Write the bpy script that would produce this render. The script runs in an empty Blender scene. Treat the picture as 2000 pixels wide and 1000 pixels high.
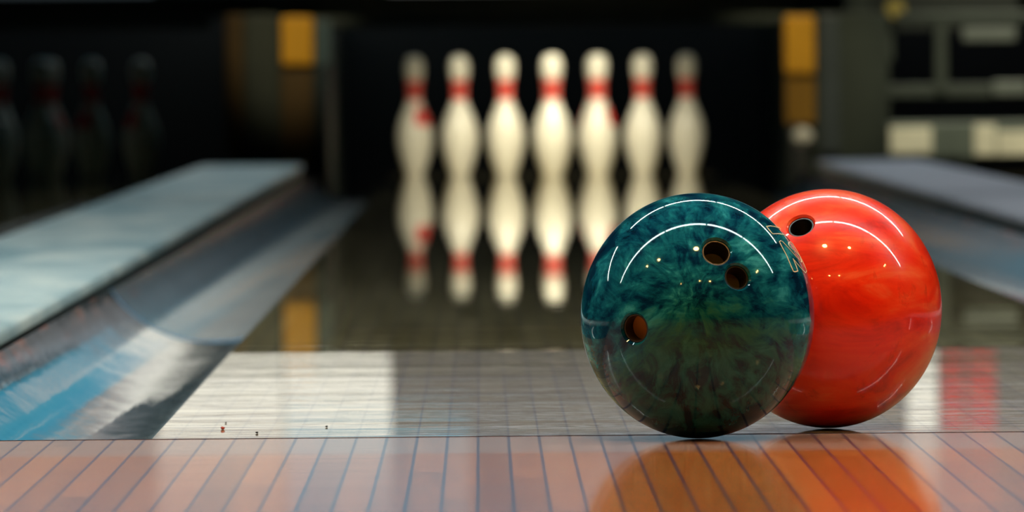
import bpy, bmesh, math, random
from mathutils import Vector, Matrix
random.seed(4)
S = bpy.context.scene
COL = S.collection
PI = math.pi

# ------------------------------------------------------------------ camera
F = 15160.0                     # focal length in pixels of the 2000 px frame
HC = 0.3228                     # camera height above the lane
ROLL = math.radians(0.5)
VPX, VPY = 939.0, 154.0         # where the lane direction (+Y) vanishes

cr, sr = math.cos(ROLL), math.sin(ROLL)
def unroll(u, v):
    return (u * cr + v * sr, -u * sr + v * cr)
_u, _v = unroll(VPX - 1000.0, 500.0 - VPY)
pitch = -math.atan2(_v, F)
yaw = math.atan2(_u, math.hypot(F, _v))      # +Y lies left of the axis -> camera turned right
Rz = Matrix.Rotation(yaw, 3, 'Z')
fwd = Rz @ Vector((0, math.cos(pitch), math.sin(pitch)))
right0 = Rz @ Vector((1, 0, 0))
up0 = right0.cross(fwd)
right = right0 * cr - up0 * sr * -1
right = (right0 * cr + up0 * (-sr)).normalized()
upv = right.cross(fwd).normalized()
CAMPOS = Vector((0, 0, HC))
def ray(px, py):
    return (fwd * F + right * (px - 1000.0) + upv * (500.0 - py)) / F
def on_plane(px, py, Y=None, Z=None):
    d = ray(px, py)
    t = (Y / d.y) if Y is not None else ((Z - HC) / d.z)
    return CAMPOS + d * t
def project(p):
    q = Vector(p) - CAMPOS
    z = q.dot(fwd)
    return (1000 + F * q.dot(right) / z, 500 - F * q.dot(upv) / z)

cam = bpy.data.cameras.new('camera'); cam_o = bpy.data.objects.new('camera', cam); COL.objects.link(cam_o)
M = Matrix((( right.x, upv.x, -fwd.x, CAMPOS.x), (right.y, upv.y, -fwd.y, CAMPOS.y),
            (right.z, upv.z, -fwd.z, CAMPOS.z), (0, 0, 0, 1)))
cam_o.matrix_world = M
cam.sensor_width = 36.0; cam.lens = F * 36.0 / 2000.0
cam.clip_start = 0.1; cam.clip_end = 100
cam.dof.use_dof = True; cam.dof.focus_distance = 6.88
cam.dof.aperture_fstop = cam.lens / 21.0      # 21 mm entrance pupil
S.camera = cam_o

S.view_settings.view_transform = 'Standard'; S.view_settings.look = 'None'
S.view_settings.gamma = 1.0; S.view_settings.exposure = 0.0
S.view_settings.use_curve_mapping = False

w = bpy.data.worlds.new('world'); S.world = w; w.use_nodes = True
w.node_tree.nodes['Background'].inputs[0].default_value = (0.5, 0.7, 0.8, 1)
w.node_tree.nodes['Background'].inputs[1].default_value = 0.02

BX, BY = 0.193, 6.925           # blue ball centre on the floor
CEIL = 3.05
# --------------------------------------------------------------- materials
def newmat(name):
    m = bpy.data.materials.new(name); m.use_nodes = True
    nt = m.node_tree
    return m, nt, nt.nodes['Principled BSDF']
def N(nt, typ, **kw):
    n = nt.nodes.new(typ)
    for k, v in kw.items(): setattr(n, k, v)
    return n
def lk(nt, a, b): nt.links.new(a, b)
def math_node(nt, op, a, b=None, c=None, clamp=False):
    n = N(nt, 'ShaderNodeMath', operation=op, use_clamp=clamp)
    for i, x in enumerate((a, b, c)):
        if x is None: continue
        if isinstance(x, (int, float)): n.inputs[i].default_value = x
        else: lk(nt, x, n.inputs[i])
    return n.outputs[0]
def mix(nt, fac, a, b, blend='MIX'):
    n = N(nt, 'ShaderNodeMix', data_type='RGBA', blend_type=blend)
    for s, x in ((n.inputs[0], fac), (n.inputs[6], a), (n.inputs[7], b)):
        if isinstance(x, (int, float)): s.default_value = x
        elif isinstance(x, tuple): s.default_value = x if len(x) == 4 else (*x, 1)
        else: lk(nt, x, s)
    return n.outputs[2]
def ramp(nt, fac, stops, interp='LINEAR'):
    n = N(nt, 'ShaderNodeValToRGB'); cr_ = n.color_ramp; cr_.interpolation = interp
    while len(cr_.elements) < len(stops): cr_.elements.new(0.5)
    for e, (p, c) in zip(cr_.elements, stops):
        e.position = p; e.color = c if len(c) == 4 else (*c, 1)
    lk(nt, fac, n.inputs[0])
    return n.outputs[0]
def noise(nt, vec, scale, detail=3, rough=.5, dist=0.0):
    n = N(nt, 'ShaderNodeTexNoise'); n.inputs['Scale'].default_value = scale
    n.inputs['Detail'].default_value = detail; n.inputs['Roughness'].default_value = rough
    n.inputs['Distortion'].default_value = dist
    lk(nt, vec, n.inputs['Vector'])
    return n.outputs['Fac']
def mapping(nt, vec, scale=(1,1,1), rot=(0,0,0), loc=(0,0,0)):
    n = N(nt, 'ShaderNodeMapping'); n.inputs['Scale'].default_value = scale
    n.inputs['Rotation'].default_value = rot; n.inputs['Location'].default_value = loc
    lk(nt, vec, n.inputs[0]); return n.outputs[0]
def objco(nt): return N(nt, 'ShaderNodeTexCoord').outputs['Object']
def setp(b, **kw):
    names = dict(base='Base Color', rough='Roughness', metal='Metallic', ior='IOR', spec='Specular IOR Level',
                 coat='Coat Weight', coatr='Coat Roughness', em='Emission Color', ems='Emission Strength')
    for k, v in kw.items():
        b.inputs[names[k]].default_value = (*v, 1) if isinstance(v, tuple) and len(v) == 3 else v
def bump(nt, b, h, strength=.3, dist=.01):
    n = N(nt, 'ShaderNodeBump'); n.inputs['Strength'].default_value = strength
    n.inputs['Distance'].default_value = dist
    lk(nt, h, n.inputs['Height']); lk(nt, n.outputs[0], b.inputs['Normal'])

def plain(name, c, rough=.5, metal=0., var=.12, scale=8., coat=0.):
    m, nt, b = newmat(name)
    v = noise(nt, objco(nt), scale, 4)
    lo = tuple(x * (1 - var) for x in c); hi = tuple(min(1, x * (1 + var)) for x in c)
    lk(nt, ramp(nt, v, [(.3, lo), (.7, hi)]), b.inputs['Base Color'])
    setp(b, rough=rough, metal=metal, coat=coat)
    return m
def glow(name, c, s):
    m, nt, b = newmat(name)
    setp(b, base=(.02, .02, .02), rough=.6, em=c, ems=s)
    return m

BOARD = 0.02735; BOARD0 = -0.0052
def wood(name, tones, line_c, line_w, rough, grain_amt, wave, spec=.5, dirt=None, ior=1.5, linemix=.85, sheen_band=None, calm=False, lspec=.7):
    m, nt, b = newmat(name)
    co = objco(nt)
    sep = N(nt, 'ShaderNodeSeparateXYZ'); lk(nt, co, sep.inputs[0])
    x = math_node(nt, 'DIVIDE', math_node(nt, 'SUBTRACT', sep.outputs[0], BOARD0), BOARD)
    fl = math_node(nt, 'FLOOR', x)
    fr = math_node(nt, 'SUBTRACT', x, fl)
    edge = math_node(nt, 'MINIMUM', fr, math_node(nt, 'SUBTRACT', 1.0, fr))
    line = math_node(nt, 'SUBTRACT', 1.0, math_node(nt, 'DIVIDE', edge, line_w / BOARD), clamp=True)
    line = math_node(nt, 'MULTIPLY', math_node(nt, 'POWER', line, .5), linemix)
    # boards change along their length
    seg = math_node(nt, 'FLOOR', math_node(nt, 'ADD', math_node(nt, 'MULTIPLY', sep.outputs[1], .9), math_node(nt, 'MULTIPLY', fl, .37)))
    comb = N(nt, 'ShaderNodeCombineXYZ'); lk(nt, fl, comb.inputs[0]); lk(nt, seg, comb.inputs[1])
    wn = N(nt, 'ShaderNodeTexWhiteNoise', noise_dimensions='2D'); lk(nt, comb.outputs[0], wn.inputs['Vector'])
    n1 = noise(nt, mapping(nt, co, (60, 5, 10)), 1.0, 6, .6, .8)      # long fibres
    n2 = noise(nt, mapping(nt, co, (14, 22, 10)), 1.0, 5, .6, 1.2)    # cross figure
    f = math_node(nt, 'ADD', math_node(nt, 'MULTIPLY', wn.outputs['Value'], .45),
                  math_node(nt, 'ADD', math_node(nt, 'MULTIPLY', n1, grain_amt), math_node(nt, 'MULTIPLY', n2, grain_amt)))
    f = math_node(nt, 'SUBTRACT', f, grain_amt - .25)
    col = ramp(nt, f, tones)
    if dirt:
        d = noise(nt, mapping(nt, co, (2.0, 9, 1)), 1.0, 7, .65, .6)
        col = mix(nt, math_node(nt, 'MULTIPLY', ramp(nt, d, [(.5, (0,0,0)), (.68, (1,1,1))]), .6), col, dirt)
    if sheen_band:                                                        # grey reflection near the joint, painted into the colour
        y0, y1, wc = sheen_band
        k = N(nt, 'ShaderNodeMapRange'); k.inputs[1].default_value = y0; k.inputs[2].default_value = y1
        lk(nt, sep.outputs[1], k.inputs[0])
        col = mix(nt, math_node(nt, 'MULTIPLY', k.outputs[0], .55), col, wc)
    col = mix(nt, line, col, line_c)
    lk(nt, col, b.inputs['Base Color'])
    setp(b, rough=rough, ior=ior)
    lk(nt, math_node(nt, 'MULTIPLY', math_node(nt, 'SUBTRACT', 1.0, math_node(nt, 'MULTIPLY', line, lspec), clamp=True), spec), b.inputs['Specular IOR Level'])
    h1 = noise(nt, mapping(nt, co, (.9, 9, 1)), 1.0, 5, .7, .3)
    h2 = noise(nt, mapping(nt, co, (2.5, 40, 1)), 1.0, 3, .6, .2)
    h3 = noise(nt, mapping(nt, co, (.5, 3.4, 1), loc=(0, .3, 0)), 1.0, 2, .5, .1)
    h = math_node(nt, 'ADD', math_node(nt, 'ADD', h1, math_node(nt, 'MULTIPLY', h3, 1.6)), math_node(nt, 'MULTIPLY', h2, .10))
    if calm:                                                        # the oiled part of the lane is smoother
        k = N(nt, 'ShaderNodeMapRange'); k.inputs[1].default_value = 9.35; k.inputs[2].default_value = 9.2
        k.inputs[3].default_value = .22; k.inputs[4].default_value = 1.5
        lk(nt, sep.outputs[1], k.inputs[0]); h = math_node(nt, 'MULTIPLY', h, k.outputs[0])
    bump(nt, b, h, 1.0, wave)
    return m

M_lane = wood('lane_maple', [(0, (.16,.13,.06)), (.5, (.30,.25,.13)), (1, (.44,.37,.22))], (.035,.035,.07), .0013, .005, .30, .00020,
              dirt=(.10,.075,.07), calm=True, lspec=.95)
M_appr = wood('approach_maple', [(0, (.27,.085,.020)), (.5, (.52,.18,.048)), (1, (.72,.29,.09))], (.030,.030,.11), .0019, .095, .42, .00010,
              spec=.17, sheen_band=(6.66, 6.74, (.46,.38,.36)))
M_black = plain('black_rubber', (.004,.005,.005), .8)
M_dark = plain('dark_paint', (.032,.042,.030), .6)
M_ceil = plain('ceiling_paint', (.03,.035,.04), .8)
M_wall = plain('wall_paint', (.035,.045,.05), .8)
M_pin = plain('pin_plastic', (.80,.76,.62), .3, var=.04)
M_red = plain('red_stripe', (.72,.03,.02), .35, var=.05)
M_tube = glow('tube_light', (.88,1.0,.95), 56.0)
M_house = plain('white_enamel', (.6,.62,.62), .4)
M_down = glow('warm_lamp', (1.0,.50,.14), 300.0)
M_brass = plain('lamp_trim', (.5,.45,.35), .35, .6)

# painted divider top
def divider_mat():
    m, nt, b = newmat('divider_paint')
    co = objco(nt)
    n = noise(nt, mapping(nt, co, (6, 1.6, 6)), 1.0, 6, .6, .6)
    c = ramp(nt, n, [(.36, (.24,.36,.40)), (.5, (.40,.50,.52)), (.64, (.58,.64,.62))])
    lk(nt, c, b.inputs['Base Color']); setp(b, rough=.42)
    return m
M_div = divider_mat()
M_divside = plain('divider_side', (.10,.13,.13), .5)
def gutter_mat(name, rg):
    m, nt, b = newmat(name)
    co = objco(nt)
    sep = N(nt, 'ShaderNodeSeparateXYZ'); lk(nt, co, sep.inputs[0])
    n = noise(nt, mapping(nt, co, (5, 2.0, 5)), 1.0, 5, .6, .5)
    base = ramp(nt, n, [(.3, (.024,.050,.064)), (.7, (.055,.092,.105))])
    # rusty chips high on the wall
    z = sep.outputs[2]
    k = N(nt, 'ShaderNodeMapRange'); k.inputs[1].default_value = .004; k.inputs[2].default_value = .030
    lk(nt, z, k.inputs[0])
    chip = noise(nt, mapping(nt, co, (30, 3.2, 40), loc=(0, .4, 0)), 1.0, 4, .6)
    cm = math_node(nt, 'MULTIPLY', k.outputs[0], ramp(nt, chip, [(.535, (0,0,0)), (.60, (1,1,1))]))
    rust = ramp(nt, noise(nt, mapping(nt, co, (20, 9, 20)), 1.0, 2), [(.40, (.34,.24,.20)), (.6, (.62,.12,.035))])
    base = mix(nt, cm, base, rust)
    # scuffs where balls run
    sc = noise(nt, mapping(nt, co, (40, 1.2, 6)), 1.0, 4, .6, .3)
    base = mix(nt, math_node(nt, 'MULTIPLY', ramp(nt, sc, [(.55, (0,0,0)), (.72, (1,1,1))]), .35), base, (.20,.24,.24))
    lk(nt, base, b.inputs['Base Color'])
    setp(b, rough=rg, spec=.42)
    h = noise(nt, mapping(nt, co, (7, 1.8, 7)), 1.0, 4, .6, .3)
    h2 = noise(nt, mapping(nt, co, (25, 30, 25)), 1.0, 3, .6)
    bump(nt, b, math_node(nt, 'ADD', h, math_node(nt, 'MULTIPLY', h2, .12)), 1.0, .0013)
    return m
M_gut = gutter_mat('gutter_plastic', .05); M_gut2 = gutter_mat('worn_gutter_plastic', .13)
M_seam = plain('seam_blue', (.12,.32,.55), .3)

# ------------------------------------------------------------ mesh helpers
def link(name, bm, mats, parent=None, smooth=True, ang=35):
    me = bpy.data.meshes.new(name)
    bmesh.ops.recalc_face_normals(bm, faces=bm.faces[:])
    bm.to_mesh(me); bm.free()
    for mm in (mats if isinstance(mats, (list, tuple)) else [mats]): me.materials.append(mm)
    if smooth:
        for p in me.polygons: p.use_smooth = True
        me.set_sharp_from_angle(angle=math.radians(ang))
    o = bpy.data.objects.new(name, me); COL.objects.link(o)
    if parent: o.parent = parent
    return o
def tag(o, label=None, cat=None, group=None, kind=None):
    if label: o['label'] = label
    if cat: o['category'] = cat
    if group: o['group'] = group
    if kind: o['kind'] = kind
    return o
def empty(name, loc=(0,0,0)):
    o = bpy.data.objects.new(name, None); COL.objects.link(o); o.location = loc
    o.empty_display_size = .05
    return o
def box(bm, x0, x1, y0, y1, z0, z1, bev=0.0, seg=2):
    r = bmesh.ops.create_cube(bm, size=1.0)
    vs = r['verts']
    for v in vs:
        v.co = Vector(((x0+x1)/2 + v.co.x*(x1-x0), (y0+y1)/2 + v.co.y*(y1-y0), (z0+z1)/2 + v.co.z*(z1-z0)))
    if bev:
        es = list({e for v in vs for e in v.link_edges})
        bmesh.ops.bevel(bm, geom=es, offset=bev, segments=seg, affect='EDGES', profile=.5)
    return bm
def boxo(name, x0, x1, y0, y1, z0, z1, mat, parent=None, bev=0.0):
    bm = bmesh.new(); box(bm, x0, x1, y0, y1, z0, z1, bev); return link(name, bm, mat, parent, ang=12)
def lathe(bm, prof, seg=32, zs=1.0, cap=True):
    rings = []
    for r, z in prof:
        if r < 1e-6: rings.append([bm.verts.new((0, 0, z*zs))])
        else: rings.append([bm.verts.new((r*math.cos(2*PI*i/seg), r*math.sin(2*PI*i/seg), z*zs)) for i in range(seg)])
    for a, b in zip(rings, rings[1:]):
        for i in range(seg):
            j = (i+1) % seg
            if len(a) == 1 and len(b) == 1: continue
            if len(a) == 1: bm.faces.new((a[0], b[i], b[j]))
            elif len(b) == 1: bm.faces.new((a[i], a[j], b[0]))
            else: bm.faces.new((a[i], a[j], b[j], b[i]))
    if cap:
        for r in (rings[0], rings[-1]):
            if len(r) > 1: bm.faces.new(r)
    return rings
def tube(bm, pts, r, seg=8, closed=False):
    n = len(pts); rings = []
    for i, p in enumerate(pts):
        a = pts[(i-1) % n] if (closed or i > 0) else p
        c = pts[(i+1) % n] if (closed or i < n-1) else p
        t = (c - a).normalized()
        s = t.cross(Vector((0.13, -.9, .4))).normalized(); q = t.cross(s)
        rings.append([bm.verts.new(p + (s*math.cos(2*PI*k/seg) + q*math.sin(2*PI*k/seg)) * r) for k in range(seg)])
    for i in range(n if closed else n-1):
        a, b = rings[i], rings[(i+1) % n]
        for k in range(seg):
            bm.faces.new((a[k], a[(k+1) % seg], b[(k+1) % seg], b[k]))
def extrude_profile(bm, prof, ys, closed=True):
    """prof(y) -> list of (x,z); swept along Y"""
    rings = [[bm.verts.new((x, y, z)) for x, z in prof(y)] for y in ys]
    for a, b in zip(rings, rings[1:]):
        n = len(a)
        for i in range(n if closed else n-1):
            j = (i+1) % n
            bm.faces.new((a[i], a[j], b[j], b[i]))
    if closed:
        bm.faces.new(rings[0]); bm.faces.new(rings[-1])

# ------------------------------------------------------------ the setting
LX0, LX1 = -0.300, 0.767        # edges of the middle lane
LC = (LX0 + LX1) / 2
PITCH = 1.84
FOUL = 7.0
HEAD = FOUL + 18.288
PITF = 24.3                     # front of the pin deck housing
GW = 0.232
def struct(o): o['kind'] = 'structure'; return o
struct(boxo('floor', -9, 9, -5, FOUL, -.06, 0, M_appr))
struct(boxo('floor_slab', -9, 9, FOUL, 28.4, -.32, -.22, M_black))
struct(boxo('ceiling', -9, 9, -5, 28.4, CEIL, CEIL+.1, M_ceil))
struct(boxo('wall_left', -9.1, -9, -5, 28.4, -.32, CEIL, M_wall))
struct(boxo('wall_right', 9, 9.1, -5, 28.4, -.32, CEIL, M_wall))
struct(boxo('wall_back', -9, 9, 28.4, 28.5, -.32, CEIL, M_black))
struct(boxo('added_light_baffle', -9, 9, 17.0, 17.1, 1.15, CEIL, M_wall))  # unseen baffle, added to keep tube light off the left pins
struct(boxo('wall_front', -9, 9, -5.1, -5, -.06, CEIL, M_wall))
struct(boxo('trim_1', -9, 9, FOUL-.0012, FOUL+.0015, -.05, .0004, plain('joint_line', (.03,.025,.06), .4)))

# lanes
lane_info = [(-1, 'unlit bowling lane at the left edge beyond the grey divider'),
             (0, 'glossy wooden bowling lane behind the two balls, mirroring the lit pins'),
             (1, 'bowling lane at the right edge in front of the lowered sweep board')]
for k, lab in lane_info:
    x0, x1 = LX0 + k*PITCH, LX1 + k*PITCH
    o = boxo('bowling_lane', x0, x1, FOUL+.0015, 26.35, -.22, 0, M_lane)
    tag(o, lab, 'lane', 'bowling lanes')

# gutter: d = distance from the lane edge
def gprof():
    pts = [(0.0, -.012), (.012, -.030), (.032, -.041), (.055, -.0452), (.080, -.0462), (.105, -.0452), (.128, -.0410), (.148, -.0345), (.168, -.0250),
           (.190, -.0095), (.206, .0040), (.218, .0180), (.226, .030)]
    return pts
def smoothp(pts, n=6):
    out = []
    P = [pts[0]] + pts + [pts[-1]]
    for i in range(1, len(P)-2):
        for s in range(n):
            t = s/n
            q = [.5*((2*P[i][c]) + (-P[i-1][c]+P[i+1][c])*t + (2*P[i-1][c]-5*P[i][c]+4*P[i+1][c]-P[i+2][c])*t*t
                     + (-P[i-1][c]+3*P[i][c]-3*P[i+1][c]+P[i+2][c])*t**3) for c in (0, 1)]
            out.append(tuple(q))
    out.append(pts[-1]); return out
GP = smoothp(gprof())
def gutter(edge_x, side, label):
    root = empty('gutter', (edge_x, 0, 0)); tag(root, label, 'gutter', 'gutters beside the lanes')
    for (ya, yb, dz) in ((FOUL+.003, 11.0, 0.0), (11.008, 14.6, -.003), (14.608, 23.9, -.003)):
        bm = bmesh.new()
        n = max(2, int((yb-ya)/.25))
        ys = [ya + (yb-ya)*i/n for i in range(n+1)]
        top = [(side*(d+.001), z+dz) for d, z in GP]
        bot = [(side*(d+.001), z+dz-.006) for d, z in reversed(GP)]
        extrude_profile(bm, lambda y: top+bot, ys)
        link('gutter_section', bm, M_gut if ya < 8 else M_gut2, root, ang=50)
    bm = bmesh.new()
    extrude_profile(bm, lambda y: [(side*(d+.001), z-.0025) for d, z in GP] + [(side*(d+.001), z+.0012) for d, z in reversed(GP)],
                    [10.988, 10.999])
    link('joint_strip', bm, M_seam, root, ang=50)
    return root
gutter(LX0, -1, 'slate grey gutter left of the middle lane, with blue and white patches')
gutter(LX1, 1, 'slate grey gutter on the right of the middle lane, behind the orange ball')
gutter(LX1-PITCH, 1, 'dark gutter of the unlit left lane, on the far side of the grey divider')
gutter(LX0+PITCH, -1, 'gutter of the right-hand lane, on the far side of the narrow divider')

# dividers between the gutters
def divider(xa, xb, label, tint=None):
    root = empty('lane_divider', ((xa+xb)/2, FOUL, 0)); tag(root, label, 'lane divider', 'dividers between the lanes')
    h = (xb-xa)/2
    def ztop(y): return .050 + .024*max(0, (y+FOUL-8.5)/15.0)
    L = 23.1 - FOUL
    ys = [.004 + L*i/40 for i in range(41)]
    def prof(y):
        z = ztop(y); 
        return [(-h, z-.016), (-h, z-.005), (-h+.004, z-.001), (-h+.02, z), (h-.02, z), (h-.004, z-.001), (h, z-.005), (h, z-.016)]
    bm = bmesh.new(); extrude_profile(bm, prof, ys)
    link('cap_board', bm, tint or M_div, root, ang=50)
    bm = bmesh.new()
    extrude_profile(bm, lambda y: [(-h+.010, -.22), (-h+.010, ztop(y)-.0165), (h-.010, ztop(y)-.0165), (h-.010, -.22)], ys)
    link('side_board', bm, M_divside, root)
    bm = bmesh.new()      # rounded end of the cap
    z = ztop(L)
    box(bm, -h+.01, h-.01, L+.006, L+.05, z-.03, z-.004, .01, 3)
    link('end_cap', bm, tint or M_div, root)
    return root
M_div2 = plain('divider_violet_grey', (.33,.33,.38), .45)
divider(LX0-PITCH+PITCH-GW-.305, LX0-GW, 'wide pale grey lane divider with worn top, left of the middle lane')
divider(LX1+GW, LX1+GW+.305, 'narrow looking violet grey lane divider right of the middle lane, behind the orange ball', M_div2)

# ------------------------------------------------------------ pin deck
M_yellow = plain('yellow_foam', (.90,.43,.018), .6, var=.08)
M_brown = plain('brown_edge', (.10,.055,.012), .6)
M_olive = plain('olive_panel', (.045,.052,.038), .6)
M_blueg = plain('blue_grey_edge', (.075,.12,.13), .5)
M_wht = plain('pale_plastic', (.85,.82,.74), .5)
M_grey = plain('grey_metal', (.085,.095,.08), .45, .3)
def at(px, Y): return on_plane(px, 154, Y=Y).x
def zt(py, Y, px=1000): return on_plane(px, py, Y=Y).z
def rect(name, px0, px1, py0, py1, Y, depth, mat, parent, bev=.006, px=None):
    xa, xb = on_plane(px0, (py0+py1)/2, Y=Y).x, on_plane(px1, (py0+py1)/2, Y=Y).x
    c = (px0+px1)/2
    z1, z0 = on_plane(c, py0, Y=Y).z, on_plane(c, py1, Y=Y).z
    if parent: 
        p = parent.location
        return boxo(name, xa-p.x, xb-p.x, Y-p.y, Y+depth-p.y, z0-p.z, z1-p.z, mat, parent, bev)
    return boxo(name, xa, xb, Y, Y+depth, z0, z1, mat, None, bev)

# partition on the left
def partition(cx, wide, label, side):
    r = empty('pin_deck_partition', (cx, PITF, 0)); tag(r, label, 'partition', 'partitions between the pin decks')
    boxo('side_panel', -wide/2, wide/2, .02, 3.6, -.21, .52, M_dark, r, .004)
    return r
pl = partition(-.632, .30, 'olive grey partition left of the lit pins with yellow block high on its front', -1)
rect('front_panel', 478, 543, 28, 296, PITF, .02, M_olive, pl)
rect('edge_strip', 440, 476, 28, 300, PITF, .02, M_brown, pl)
o = rect('yellow_block', 549, 612, 32, 128, PITF-.02, .04, M_yellow, pl, .01); o['label'] = 'bright yellow block'
rect('shaded_strip', 549, 612, 130, 330, PITF, .02, M_brown, pl)  # yellow strip fading out of the light, painted as brown
rect('side_edge', 615, 646, 40, 130, PITF-.01, .03, M_blueg, pl)
rect('shaded_side_edge', 615, 640, 132, 330, PITF, .02, plain('shaded_blue_edge', (.02,.035,.04), .5), pl)  # dim lower part of the blue edge, shade put into the colour
pr = partition(1.150, .26, 'dark partition right of the lit pins with tall yellow block and pale knob below', 1)
o = rect('yellow_block', 1532, 1592, 30, 145, PITF-.02, .04, M_yellow, pr, .01); o['label'] = 'tall yellow block'
rect('shaded_strip', 1534, 1592, 147, 242, PITF, .02, plain('shaded_ochre', (.34,.17,.012), .6), pr)  # light falloff below the yellow block, painted as darker ochre
rect('front_panel', 1600, 1640, 28, 300, PITF, .02, plain('steel_edge', (.06,.075,.08), .5), pr)
bm = bmesh.new(); bmesh.ops.create_uvsphere(bm, u_segments=24, v_segments=16, radius=.034)
for v in bm.verts: v.co.y *= .7; v.co.z *= .9
kn = link('roller', bm, M_wht, pr); q = on_plane(1568, 268, Y=PITF-.01); kn.location = q - Vector(pr.location); kn['label'] = 'pale rounded roller'
# deck housings
def housing(k, label):
    c = LC + k*PITCH
    hw = (PITCH-.30)/2
    r = empty('pit_housing', (c, PITF, 0)); tag(r, label, 'pin pit', 'pits behind the lanes')
    boxo('front_beam', -hw, hw, 0, .05, .487, .520, M_dark, r, .006)
    boxo('pit_curtain', -hw, hw, 3.0, 3.05, -.21, .58, M_black, r, .01)
    boxo('pit_floor', -hw, hw, 2.06, 3.0, -.21, -.15, M_black, r, .01)
    return r
housing(-1, 'black pin pit at the end of the unlit left lane')
housing(0, 'black pin pit behind the lit pins under a dark green beam')
housing(1, 'black pin pit behind the machine frame on the right')

# ------------------------------------------------------------ masks above the pins
MY = 26.6
M_white_p = glow('mask_white', (1.0,.97,.84), 1.05)
M_grey_p = glow('mask_grey', (1.0,.95,.95), .15)
M_dim_p = glow('mask_dim', (.7,.9,1.0), .05)
M_blue_p = glow('mask_blue', (.22,.55,.95), .6)
M_led = glow('red_led', (1.0,.03,.05), .85)
def sky_mat():
    m, nt, b = newmat('mask_picture')
    co = objco(nt)
    n = noise(nt, mapping(nt, co, (3.2, 1, 3.6), loc=(2.2, 0, .7)), 1.0, 5, .6, .6)
    c = ramp(nt, n, [(.40, (.04,.40,.62)), (.58, (.08,.48,.66)), (.62, (.85,.78,.72)), (.70, (.80,.72,.66))])
    setp(b, base=(.02,.02,.02), rough=.6, ems=.75); lk(nt, c, b.inputs['Emission Color'])
    return m
M_sky = sky_mat()
M_warm_p = glow('mask_pale_band', (1.0,.74,.60), .36)
M_warm2_p = glow('mask_dim_band', (.55,.75,.9), .06)
M_cool_p = glow('mask_cool_band', (.80,.90,1.0), .55)
mask_labels = [(-1, 'backlit masking panel above the unlit left lane'), (0, 'backlit masking panel above the lit pins, white on its left side'),
               (1, 'backlit masking panel above the right-hand lane with red figures')]
for k, lab in mask_labels:
    c = LC + k*PITCH; hw = PITCH/2 - .003
    r = empty('masking_panel', (c, MY, .6)); tag(r, lab, 'masking panel', 'masking panels above the pins')
    boxo('lower_trim', -hw, hw, 0, .05, -.06, .017, M_dark, r)
    def strip(name, xa, xb, za, zb, mat, yoff=0.0):
        xa = max(xa-c, -hw); xb = min(xb-c, hw)
        if xb > xa: return boxo(name, xa, xb, yoff, .05, za-.6, zb-.6, mat, r)
    if k == -1: strip('grey_panel', -9, -1.122, .618, .90, M_dim_p); strip('white_panel', -1.12, 9, .634, .90, M_white_p)
    if k == 0: strip('white_panel', -9, -.318, .628, .90, M_white_p); strip('grey_panel', -.316, 9, .618, .90, M_grey_p)
    if k == 1: strip('grey_panel', -9, 1.455, .618, .90, M_grey_p); strip('white_panel', 1.457, 1.555, .618, .90, M_white_p); strip('grey_panel', 1.557, 9, .618, .90, M_grey_p)
    if k == 0: strip('blue_stripe', -9, -.55, .853, .868, M_blue_p, -.004)
    strip('cool_band', -9, 9, .902, .96, M_cool_p)
    if k == 0:
        strip('pale_band', -.048, 9, .962, 1.17, M_warm2_p); strip('lower_picture', -9, -.05, .962, 1.17, M_sky)
    else: strip('pale_band', -9, 9, .962, 1.17, M_warm_p)
    strip('picture', -9, 9, 1.172, 1.75, M_sky)
    if k == 1:
        for (xa, xb) in ((1.570, 1.648), (1.662, 1.756)):
            for (za, zb) in ((.604, .618), (.697, .724), (.737, .776), (.784, .806), (.858, .886)):
                strip('red_figure', xa, xb, za, zb, M_led, -.006)

# lamp over the lit pin deck
sp = bpy.data.lights.new('pin_lamp', 'SPOT'); sp.energy = 270; sp.color = (1, .93, .72); sp.shadow_soft_size = .06
sp.spot_size = math.radians(43); sp.spot_blend = 1.0
so = bpy.data.objects.new('pin_lamp', sp); COL.objects.link(so); so.location = (LC, 24.0, 1.45)
so.rotation_euler = (Vector((LC, 25.35, .22)) - so.location).to_track_quat('-Z', 'Y').to_euler()

def fill_spot(name, loc, target, energy, deg, col=(1,1,.92)):
    l = bpy.data.lights.new(name, 'SPOT'); l.energy = energy; l.color = col; l.spot_size = math.radians(deg); l.spot_blend = .8; l.shadow_soft_size = .04
    o = bpy.data.objects.new(name, l); COL.objects.link(o); o.location = loc
    o.rotation_euler = (Vector(target) - o.location).to_track_quat('-Z', 'Y').to_euler()
def fill_strip(name, x, ya, yb, energy):
    l = bpy.data.lights.new(name, 'AREA'); l.shape = 'RECTANGLE'; l.size = .12; l.size_y = yb-ya; l.energy = energy; l.spread = math.radians(44)
    l.color = (.93, 1, .98); o = bpy.data.objects.new(name, l); COL.objects.link(o); o.location = (x, (ya+yb)/2, 2.3)
fill_strip('divider_fill', -.70, 8.5, 23.2, 15)  # unseen strips added to brighten the divider tops
fill_strip('divider_fill', 1.16, 10.5, 23.0, 20)
fill_spot('partition_fill', (-.57, 22.4, 2.2), (-.60, 24.3, .48), 110, 11, (1,.9,.6))  # unseen spots added to brighten the yellow blocks
fill_spot('partition_fill', (1.0, 22.4, 2.2), (1.01, 24.3, .36), 110, 14, (1,.9,.6))

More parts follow.
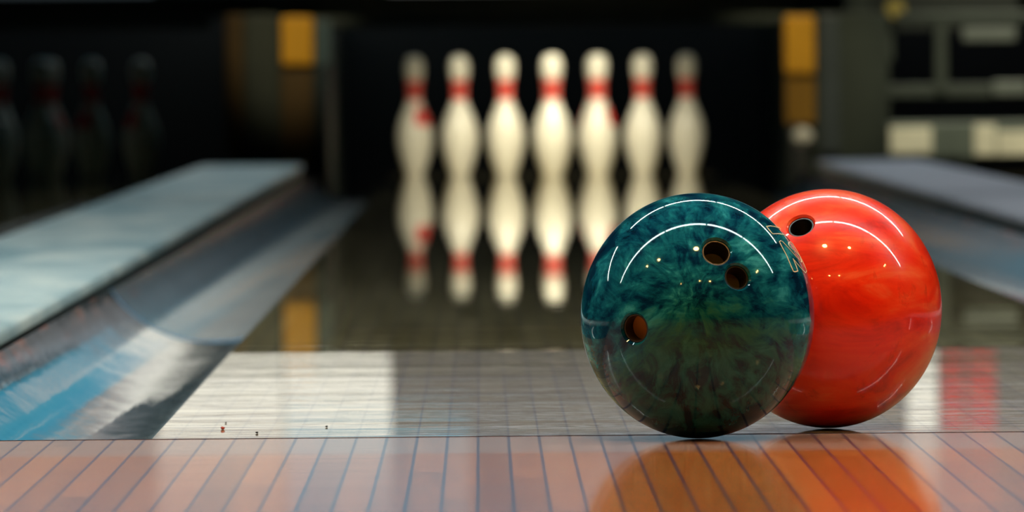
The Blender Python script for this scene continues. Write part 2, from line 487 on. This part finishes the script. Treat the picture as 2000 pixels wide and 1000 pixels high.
# ------------------------------------------------------------ pins
IN = .0254; ZS = 1.05
PP = [(1.015,0),(1.2,.12),(1.414,.75),(1.72,1.5),(1.953,2.25),(2.255,3.375),(2.383,4.5),(2.36,5.2),(2.28,5.875),(2.08,6.6),(1.85,7.25),(1.54,7.95),
      (1.236,8.625),(1.08,9.0),(.983,9.375),(.915,9.75),(.8985,10),(.91,10.4),(.935,10.875),(1.047,11.75),(1.203,12.625),(1.265,13.1),(1.273,13.5),
      (1.235,13.95),(1.10,14.4),(.87,14.73),(.55,14.93),(.25,14.99),(0,15)]
def prad(z):
    for (r0, z0), (r1, z1) in zip(PP, PP[1:]):
        if z0 <= z <= z1: return r0 + (r1-r0)*(z-z0)/(z1-z0)
    return 0
def make_pin():
    r = empty('bowling_pin')
    pr_ = [(0, 0)] + [(a, b) for a, b in smoothp(PP, 3)]
    bm = bmesh.new(); lathe(bm, [(max(a, 0)*IN if i < len(pr_)-1 else 0, b*IN*ZS) for i, (a, b) in enumerate(pr_)], 40, cap=False)
    link('pin_body', bm, M_pin, r, ang=60)
    for za, zb in ((9.55, 10.65), (10.85, 11.95)):
        bm = bmesh.new()
        zz = [za + (zb-za)*i/6 for i in range(7)]
        prof = [((prad(z)+.02)*IN, z*IN) for z in zz]
        inner = [((prad(z)-.02)*IN, z*IN) for z in reversed(zz)]
        lathe(bm, prof + inner + [prof[0]], 40, ZS, cap=False)
        bmesh.ops.remove_doubles(bm, verts=bm.verts[:], dist=1e-6)
        link('neck_stripe', bm, M_red, r)
    # printed crown on the belly, following the surface
    bm = bmesh.new()
    def P(a, z, o_): rr = (prad(z)+o_)*IN; return Vector((rr*math.sin(a), -rr*math.cos(a), z*IN*ZS))
    n, mz = 24, 10
    def topz(t):        # crown with three points
        return 7.7 + 1.1*abs(math.cos(1.5*PI*(t)))
    rows = []
    for i in range(n+1):
        t = i/n*2-1; a = t*.62
        rows.append([(a, 6.3 + (topz(t)-6.3)*j/mz) for j in range(mz+1)])
    fv = [[bm.verts.new(P(a, z, .03)) for a, z in rw] for rw in rows]
    bv = [[bm.verts.new(P(a, z, -.03)) for a, z in rw] for rw in rows]
    for i in range(n):
        for j in range(mz):
            bm.faces.new((fv[i][j], fv[i+1][j], fv[i+1][j+1], fv[i][j+1]))
            bm.faces.new((bv[i][j], bv[i][j+1], bv[i+1][j+1], bv[i+1][j]))
    for i in range(n):
        for j in (0, mz): bm.faces.new((fv[i][j], fv[i+1][j], bv[i+1][j], bv[i][j]))
    for j in range(mz):
        for i in (0, n): bm.faces.new((fv[i][j], fv[i][j+1], bv[i][j+1], bv[i][j]))
    link('crown_emblem', bm, M_red, r)
    return r
pin0 = make_pin()
def copy_tree(o):
    c = o.copy(); COL.objects.link(c)
    for ch in [x for x in bpy.data.objects if x.parent == o]:
        d = ch.copy(); COL.objects.link(d); d.parent = c; d.matrix_parent_inverse = ch.matrix_parent_inverse.copy()
    return c
SP = .3048
spots = {1:(0,0),2:(-.5,1),3:(.5,1),4:(-1,2),5:(0,2),6:(1,2),7:(-1.5,3),8:(-.5,3),9:(.5,3),10:(1.5,3)}
rot = {1:150, 2:200, 3:75, 4:170, 5:20, 6:185, 7:38, 8:120, 9:250, 10:165}
pin_label = {1:'brightest white pin, front and centre of the lit rack', 2:'white pin in the lit second row, third column from the left',
 3:'white pin in the lit second row, third column from the right', 4:'white lit pin in the second column from the left, third row',
 5:'white pin of the lit rack hidden right behind the brightest front pin', 6:'white lit pin in the second column from the right, third row',
 7:'white pin at the left end of the lit rack with red crown below its neck', 8:'white pin of the lit back row, hidden behind the third column from the left',
 9:'white pin of the lit back row, hidden in the third column from the right', 10:'white pin at the right end of the lit rack'}
left_label = {10:'dim unlit pin nearest the partition, rightmost in the dark left lane', 6:'dim unlit pin second from the right in the dark left lane',
 9:'dim unlit pin in the dark left lane, back row of its rack', 3:'dim unlit pin in the dark left lane, second row of its rack',
 1:'dim unlit front pin of the dark left lane, cut by the photo edge', 5:'dim unlit pin behind the front pin of the dark left lane'}
first = True
for n, (a, b) in spots.items():
    o = pin0 if first else copy_tree(pin0); first = False
    o.location = (LC + a*SP, HEAD + b*SP*.866, 0); o.rotation_euler = (0, 0, math.radians(rot[n]))
    tag(o, pin_label[n], 'bowling pin', 'lit pins of the middle lane')
for n, lab in left_label.items():
    a, b = spots[n]; o = copy_tree(pin0)
    o.location = (LC - PITCH + .008 + a*SP, HEAD + b*SP*.866, 0); o.rotation_euler = (0, 0, math.radians(rot[n]+140))
    tag(o, lab, 'bowling pin', 'unlit pins of the left lane')

# ------------------------------------------------------------ machine on the right
R = empty('pinsetter_frame', (LC+PITCH, 24.9, 0)); tag(R, 'dark grey pinsetter frame of bars and posts at the upper right', 'pinsetter')
M_fr = plain('machine_grey', (.05,.062,.045), .55)
M_fr2 = plain('machine_light_grey', (.15,.17,.14), .5)
Y = 24.9
rect('frame_post', 1652, 1700, -16, 190, Y, .05, M_fr, R)
rect('frame_post', 1826, 1850, 40, 182, Y, .05, M_fr, R)
rect('cross_bar', 1700, 1990, 164, 190, Y+.01, .04, M_fr, R)
rect('cross_bar', 1700, 1990, -16, 60, Y+.05, .04, plain('machine_dark', (.02,.026,.018), .6), R)
rect('upper_bar', 1880, 1985, 54, 80, Y-.01, .05, M_fr2, R)
rect('side_bracket', 1940, 2010, 158, 186, Y-.02, .05, M_fr2, R)
rect('guide_block', 1700, 1745, 60, 120, Y+.01, .03, M_fr, R)
bm = bmesh.new(); lathe(bm, [(0,0),(.03,0),(.034,.006),(.034,.02),(.028,.03),(0,.03)], 24, cap=False)
bmesh.ops.rotate(bm, verts=bm.verts[:], matrix=Matrix.Rotation(PI/2, 3, 'X'))
kn = link('brass_pulley', bm, plain('brass_knob', (.35,.27,.06), .4), R); kn.location = on_plane(1747, 18, Y=Y-.02) - R.location
Rb = empty('sweep_board', (LC+PITCH, 24.7, 0)); tag(Rb, 'grey green sweep board lowered across the right-hand lane with two cream patches', 'sweep board')
Y = 24.7
rect('board', 1640, 2120, 237, 308, Y, .02, plain('sweep_green_grey', (.12,.145,.115), .5), Rb, .008)
M_cream = plain('cream_patch', (.80,.76,.56), .5)
rect('cream_patch', 1738, 1820, 248, 300, Y-.006, .008, M_cream, Rb, .003)
rect('cream_patch', 1903, 1945, 243, 303, Y-.006, .008, M_cream, Rb, .003)
rect('cream_patch', 1948, 2060, 256, 303, Y-.006, .008, M_cream, Rb, .003)
for px in (1690, 2040): rect('sweep_arm', px, px+16, 190, 238, Y+.02, .02, M_dark, Rb, .003)
for px in (1880, 2090): rect('sweep_foot', px, px+16, 300, 322, Y+.003, .014, M_dark, Rb, .003)
s2 = bpy.data.lights.new('sweep_fill', 'SPOT'); s2.energy = 110; s2.color = (1, .95, .75); s2.spot_size = math.radians(50); s2.spot_blend = 1; s2.shadow_soft_size = .05  # unseen spot, added to brighten the cream patches
so = bpy.data.objects.new('sweep_fill', s2); COL.objects.link(so); so.location = (LC+PITCH-.25, 23.6, 1.6)
so.rotation_euler = (Vector((LC+PITCH-.45, 24.7, .12)) - so.location).to_track_quat('-Z', 'Y').to_euler()

# ------------------------------------------------------------ balls
BRX = .1043; BRZ = .1095
def ball_marble(name, kind):
    m, nt, b = newmat(name)
    co = objco(nt)
    if kind == 'blue':
        warp = N(nt, 'ShaderNodeTexNoise'); warp.inputs['Scale'].default_value = 9; warp.inputs['Detail'].default_value = 2
        lk(nt, co, warp.inputs['Vector'])
        v = N(nt, 'ShaderNodeVectorMath', operation='MULTIPLY_ADD'); lk(nt, warp.outputs['Color'], v.inputs[0])
        v.inputs[1].default_value = (.07, .07, .07)
        cs = N(nt, 'ShaderNodeVectorMath', operation='SUBTRACT'); lk(nt, co, cs.inputs[0]); cs.inputs[1].default_value = (.035, .035, .035)
        lk(nt, cs.outputs[0], v.inputs[2])
        ax = Vector((-.06, -.985, .14)).normalized()      # the colours were poured from here: streaks run outwards
        dt = N(nt, 'ShaderNodeVectorMath', operation='DOT_PRODUCT'); lk(nt, v.outputs[0], dt.inputs[0]); dt.inputs[1].default_value = ax
        sc_ = N(nt, 'ShaderNodeVectorMath', operation='SCALE'); sc_.inputs[0].default_value = ax; lk(nt, dt.outputs['Value'], sc_.inputs['Scale'])
        pp = N(nt, 'ShaderNodeVectorMath', operation='SUBTRACT'); lk(nt, v.outputs[0], pp.inputs[0]); lk(nt, sc_.outputs[0], pp.inputs[1])
        ln = N(nt, 'ShaderNodeVectorMath', operation='LENGTH'); lk(nt, pp.outputs[0], ln.inputs[0])
        inv = math_node(nt, 'DIVIDE', 1.0, math_node(nt, 'ADD', ln.outputs['Value'], .028))
        nn_ = N(nt, 'ShaderNodeVectorMath', operation='SCALE'); lk(nt, pp.outputs[0], nn_.inputs[0]); lk(nt, inv, nn_.inputs['Scale'])
        mm_ = N(nt, 'ShaderNodeVectorMath', operation='MULTIPLY_ADD'); lk(nt, co, mm_.inputs[0]); mm_.inputs[1].default_value = (7, 7, 7); lk(nt, nn_.outputs[0], mm_.inputs[2])
        nr = noise(nt, mapping(nt, mm_.outputs[0], (4.2, 4.2, 4.2), (0,0,0), (4.2, 1.0, 2.0)), 1.0, 6, .62, .5)
        n = noise(nt, mapping(nt, v.outputs[0], (6, 34, 44), (.35, .55, -.6), (4.2, 1.0, 2.3)), 1.0, 8, .66, 1.1)
        n2 = noise(nt, mapping(nt, v.outputs[0], (16, 14, 12), (0.5, -.7, .5), (3, 1, 2)), 1.0, 4, .55, 1.6)
        f = math_node(nt, 'ADD', math_node(nt, 'MULTIPLY', n, .30), math_node(nt, 'MULTIPLY', n2, .25))
        f = math_node(nt, 'ADD', f, math_node(nt, 'MULTIPLY', nr, .47))
        c = ramp(nt, f, [(.37, (.001,.005,.022)), (.45, (.001,.024,.060)), (.50, (.003,.070,.112)), (.56, (.008,.145,.19)), (.65, (.05,.38,.43)), (.74, (.16,.58,.60))])
        # lower front of the ball mixes to a smoother grey green with a few dark streaks
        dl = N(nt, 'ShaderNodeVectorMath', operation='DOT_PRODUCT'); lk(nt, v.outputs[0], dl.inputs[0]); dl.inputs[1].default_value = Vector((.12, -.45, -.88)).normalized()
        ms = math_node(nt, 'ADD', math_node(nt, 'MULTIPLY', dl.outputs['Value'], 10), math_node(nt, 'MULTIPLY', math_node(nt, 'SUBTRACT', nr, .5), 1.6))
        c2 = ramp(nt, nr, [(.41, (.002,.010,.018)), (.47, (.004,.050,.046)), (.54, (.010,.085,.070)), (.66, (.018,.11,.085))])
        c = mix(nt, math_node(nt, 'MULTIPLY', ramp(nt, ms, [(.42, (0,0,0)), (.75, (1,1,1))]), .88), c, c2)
        setp(b, rough=.05, spec=.36); b.inputs['Specular Tint'].default_value = (.72, .95, 1.0, 1)
    else:
        n = noise(nt, mapping(nt, co, (9, 14, 30), (.25, -.65, .2)), 1.0, 7, .6, .9)
        c = ramp(nt, n, [(.30, (.62,.012,.002)), (.45, (.90,.026,.003)), (.55, (.96,.05,.008)), (.70, (.97,.15,.045))])
        n2 = noise(nt, mapping(nt, co, (50, 50, 25), (.3, .2, .2)), 1.0, 5, .7, .5)
        c = mix(nt, math_node(nt, 'MULTIPLY', ramp(nt, n2, [(.58, (0,0,0)), (.72, (1,1,1))]), .4), c, (.28,.01,.005))
        setp(b, rough=.3, spec=.25, coat=.6, coatr=.03)
    lk(nt, c, b.inputs['Base Color'])
    return m
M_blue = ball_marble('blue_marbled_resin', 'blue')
M_orange = ball_marble('orange_marbled_resin', 'orange')
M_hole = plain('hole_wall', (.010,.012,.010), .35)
M_hole_floor = plain('hole_floor', (.36,.17,.025), .7)
M_hole_floor2 = plain('hole_floor_dark', (.20,.15,.02), .7)
def pix_normal(c, px, py, rx=BRX, rz=BRZ):
    """unit-sphere position hit by the ray through a pixel"""
    d = ray(px, py); o_ = CAMPOS - c
    sc = Vector((1/rx, 1/rx, 1/rz))
    D = Vector((d.x*sc.x, d.y*sc.y, d.z*sc.z)); O = Vector((o_.x*sc.x, o_.y*sc.y, o_.z*sc.z))
    A = D.dot(D); B = 2*D.dot(O); C_ = O.dot(O)-1; disc = max(0, B*B-4*A*C_)
    return (O + D*((-B-math.sqrt(disc))/(2*A))).normalized()
def make_ball(name, c, mat, holes, label):
    """holes: list of (unit normal, radius, depth, floor material)"""
    root = empty(name, (c.x, c.y, 0)); tag(root, label, 'bowling ball', 'bowling balls')
    bm = bmesh.new(); bmesh.ops.create_icosphere(bm, subdivisions=7, radius=1.0)
    for v in bm.verts: v.co = Vector((v.co.x*BRX, v.co.y*BRX, v.co.z*BRZ))
    me = bpy.data.meshes.new('shell'); bm.to_mesh(me); bm.free()
    me.materials.append(mat); me.materials.append(M_hole)
    sh = bpy.data.objects.new('shell', me); COL.objects.link(sh)
    cutters = []
    for nrm, r, dep, fm in holes:
        p = Vector((nrm.x*BRX, nrm.y*BRX, nrm.z*BRZ)); a = Vector((nrm.x/BRX, nrm.y/BRX, nrm.z/BRZ)).normalized()
        bm = bmesh.new(); ch = .0022
        lathe(bm, [(r, -dep), (r, -ch - r*r/(2*BRX)), (r+ch*2.0, ch*.9), (r+ch*2.2, .02)], 64)
        for f in bm.faces: f.material_index = 0
        q = a.to_track_quat('Z', 'Y').to_matrix()
        for v in bm.verts: v.co = q @ v.co + p
        bmesh.ops.recalc_face_normals(bm, faces=bm.faces[:])
        cm = bpy.data.meshes.new('cut'); bm.to_mesh(cm); bm.free(); cm.materials.append(mat)
        co_ = bpy.data.objects.new('cut', cm); COL.objects.link(co_); cutters.append(co_)
        md = sh.modifiers.new('b', 'BOOLEAN'); md.operation = 'DIFFERENCE'; md.object = co_; md.solver = 'EXACT'
    dg = bpy.context.evaluated_depsgraph_get(); dg.update()
    new = bpy.data.meshes.new_from_object(sh.evaluated_get(dg))
    sh.modifiers.clear(); sh.data = new; sh.name = 'shell'
    for c_ in cutters: bpy.data.objects.remove(c_, do_unlink=True)
    # analytic normals on the outer skin
    for p in new.polygons: p.use_smooth = True
    fn = [p.normal.copy() for p in new.polygons]
    outer = []
    for p in new.polygons:
        ok = all(abs(math.sqrt((new.vertices[i].co.x/BRX)**2 + (new.vertices[i].co.y/BRX)**2 + (new.vertices[i].co.z/BRZ)**2) - 1) < .0035 for i in p.vertices)
        outer.append(ok)
    new.set_sharp_from_angle(angle=math.radians(40))
    base = [Vector(x.vector) for x in new.corner_normals]
    nl = []
    for p, ok in zip(new.polygons, outer):
        for li in p.loop_indices:
            if ok:
                co_ = new.vertices[new.loops[li].vertex_index].co
                nl.append(Vector((co_.x/BRX**2, co_.y/BRX**2, co_.z/BRZ**2)).normalized())
            else: nl.append(base[li])
    new.normals_split_custom_set(nl)
    sh.parent = root; sh.location = (0, 0, c.z)
    for nrm, r, dep, fm in holes:
        p = Vector((nrm.x*BRX, nrm.y*BRX, nrm.z*BRZ)); a = Vector((nrm.x/BRX, nrm.y/BRX, nrm.z/BRZ)).normalized()
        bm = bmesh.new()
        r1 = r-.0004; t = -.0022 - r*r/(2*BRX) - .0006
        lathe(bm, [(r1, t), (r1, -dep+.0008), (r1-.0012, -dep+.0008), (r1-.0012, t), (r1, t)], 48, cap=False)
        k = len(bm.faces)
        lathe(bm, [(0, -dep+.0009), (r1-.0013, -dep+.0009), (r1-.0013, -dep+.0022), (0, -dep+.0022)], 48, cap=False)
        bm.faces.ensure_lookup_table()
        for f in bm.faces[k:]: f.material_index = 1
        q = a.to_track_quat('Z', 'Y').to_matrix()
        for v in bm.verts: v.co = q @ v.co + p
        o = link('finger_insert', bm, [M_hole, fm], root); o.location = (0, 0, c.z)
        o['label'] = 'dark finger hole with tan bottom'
    return root
# centres found from the outline of each ball
def ball_centre(px, py_c, Yc):
    p = on_plane(px, py_c, Y=Yc); return Vector((p.x, Yc, BRZ + .0002))
cb = ball_centre(1362.5, 616, 6.925)
co2 = ball_centre(1617, 604, 7.105)
def settle(c, py_bottom):        # slide along the floor until the contact meets the photo
    return c
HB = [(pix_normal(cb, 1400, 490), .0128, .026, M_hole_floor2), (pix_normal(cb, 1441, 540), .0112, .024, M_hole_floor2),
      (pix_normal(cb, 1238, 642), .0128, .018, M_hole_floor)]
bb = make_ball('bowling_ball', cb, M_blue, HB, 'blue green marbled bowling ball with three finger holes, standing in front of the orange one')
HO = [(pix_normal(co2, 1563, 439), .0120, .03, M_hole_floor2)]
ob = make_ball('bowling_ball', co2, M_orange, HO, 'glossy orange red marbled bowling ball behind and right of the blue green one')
# engraved outline figures on the blue ball
M_ink = plain('cream_inlay', (.80,.76,.55), .5)
def engraved(pts, name, label, closed=True):
    P = []
    for i in range(len(pts) if closed else len(pts)-1):
        a, b = Vector(pts[i]), Vector(pts[(i+1) % len(pts)])
        n_ = max(1, int((b-a).length/20))
        for k in range(n_): P.append(a + (b-a)*k/n_)
    out = []
    for p in P:
        nn = pix_normal(cb, 1480 + p.x/7.14, 420 + p.y/7.14)
        out.append(Vector((nn.x*BRX, nn.y*BRX, nn.z*BRZ)))
    bm = bmesh.new(); tube(bm, out, .00052, 6, closed)
    o = link(name, bm, M_ink, bb); o.location = (0, 0, cb.z); o['label'] = label
engraved([(300,372),(320,358),(345,370),(420,450),(500,540),(560,610),(600,660),(612,645),(590,590),(560,550),(520,510),(460,455),(432,420),
          (428,388),(450,372),(495,410),(545,485),(600,575),(648,670),(680,780),(662,808),(610,750),(550,680),(490,608),(530,700),(558,780),(520,792),(495,785),(450,680),
          (400,560),(340,450)], 'engraved_figure', 'cream outlined figure two')
engraved([(325,190),(240,162),(175,152),(120,160),(160,210),(205,262),(290,260),(350,270),(405,295)], 'engraved_letter', 'cream outlined letter', False)

# ------------------------------------------------------------ ceiling lights
def light_row(y, xa, xb, seglen, gap, label_of, mat=M_tube, wide=.085):
    x = xa; i = 0
    while x < xb - .3:
        x2 = min(x+seglen, xb)
        r = empty('ceiling_tube_light', ((x+x2)/2, y, CEIL)); h = (x2-x)/2
        boxo('housing', -h, h, -.07, .07, -.055, -.001, M_house, r, .006)
        boxo('tube', -h+.02, h-.02, -wide/2, wide/2, -.075, -.056, mat, r, .006)
        tag(r, label_of, 'ceiling light', 'tube lights across the ceiling')
        x = x2 + gap; i += 1
H = CEIL - .07 - BRZ
lab = 'white tube light under the ceiling, seen only as a bright line mirrored on the balls'
light_row(BY+.06*H, -7.1, 5.9, 1.5, .03, lab)
light_row(BY+1.12*H, -8.0, -3.4, 1.5, .03, lab)
light_row(BY+1.12*H, -2.2, 4.2, 1.5, .03, lab)
for (dx, dy, rr) in ((-1.13,-.49,.055), (-.77,-.52,.06), (-.03,-.50,.085), (.42,-.50,.06), (1.50,-.46,.05), (1.52,-.53,.05), (.03,-1.6,.045), (.35,-1.6,.05), (-.6,-1.7,.03)):
    rr *= 1.5
    r = empty('ceiling_downlight', (BX+dx*H, BY+dy*H, CEIL))
    bm = bmesh.new(); lathe(bm, [(rr*.95, -.001), (rr*1.5, -.001), (rr*1.45, -.014), (rr*1.05, -.02), (rr*.95, -.012)], 32, cap=False); bmesh.ops.remove_doubles(bm, verts=bm.verts[:], dist=1e-6)
    link('trim_ring', bm, M_brass, r)
    bm = bmesh.new(); lathe(bm, [(0, -.002), (rr*.9, -.002), (rr*.9, -.008), (0, -.012)], 32, cap=False)
    link('bulb', bm, M_down, r)
    tag(r, 'round warm ceiling downlight, seen only as a golden dot on the balls', 'ceiling light', 'warm downlights in the ceiling')

# crumbs of dirt on the lane just behind the joint
M_crumb = plain('red_dirt', (.45,.05,.03), .8); M_crumb2 = plain('dark_dirt', (.02,.015,.015), .8)
for (px, py, rr, mm, lab) in ((435, 839, .0019, M_crumb, 'tiny red crumb lying on the lane near the joint'), (502, 847, .0013, M_crumb2, 'tiny black crumb on the lane, right of the red one'),
                              (441, 827, .0009, M_crumb2, 'tiny dark speck on the lane, just behind the red crumb'), (638, 835, .0012, M_crumb2, 'tiny dark speck on the bright part of the lane, third from the left gutter')):
    bm = bmesh.new(); bmesh.ops.create_icosphere(bm, subdivisions=2, radius=rr)
    for v in bm.verts: v.co *= 1 + .25*math.sin(v.co.x*4000+v.co.y*3000); v.co.z *= .7
    zmin = min(v.co.z for v in bm.verts)
    o = link('crumb', bm, mm); p = on_plane(px, py, Z=0.0); o.location = (p.x, p.y, -zmin + .0001); tag(o, lab, 'crumb', 'crumbs on the lane')
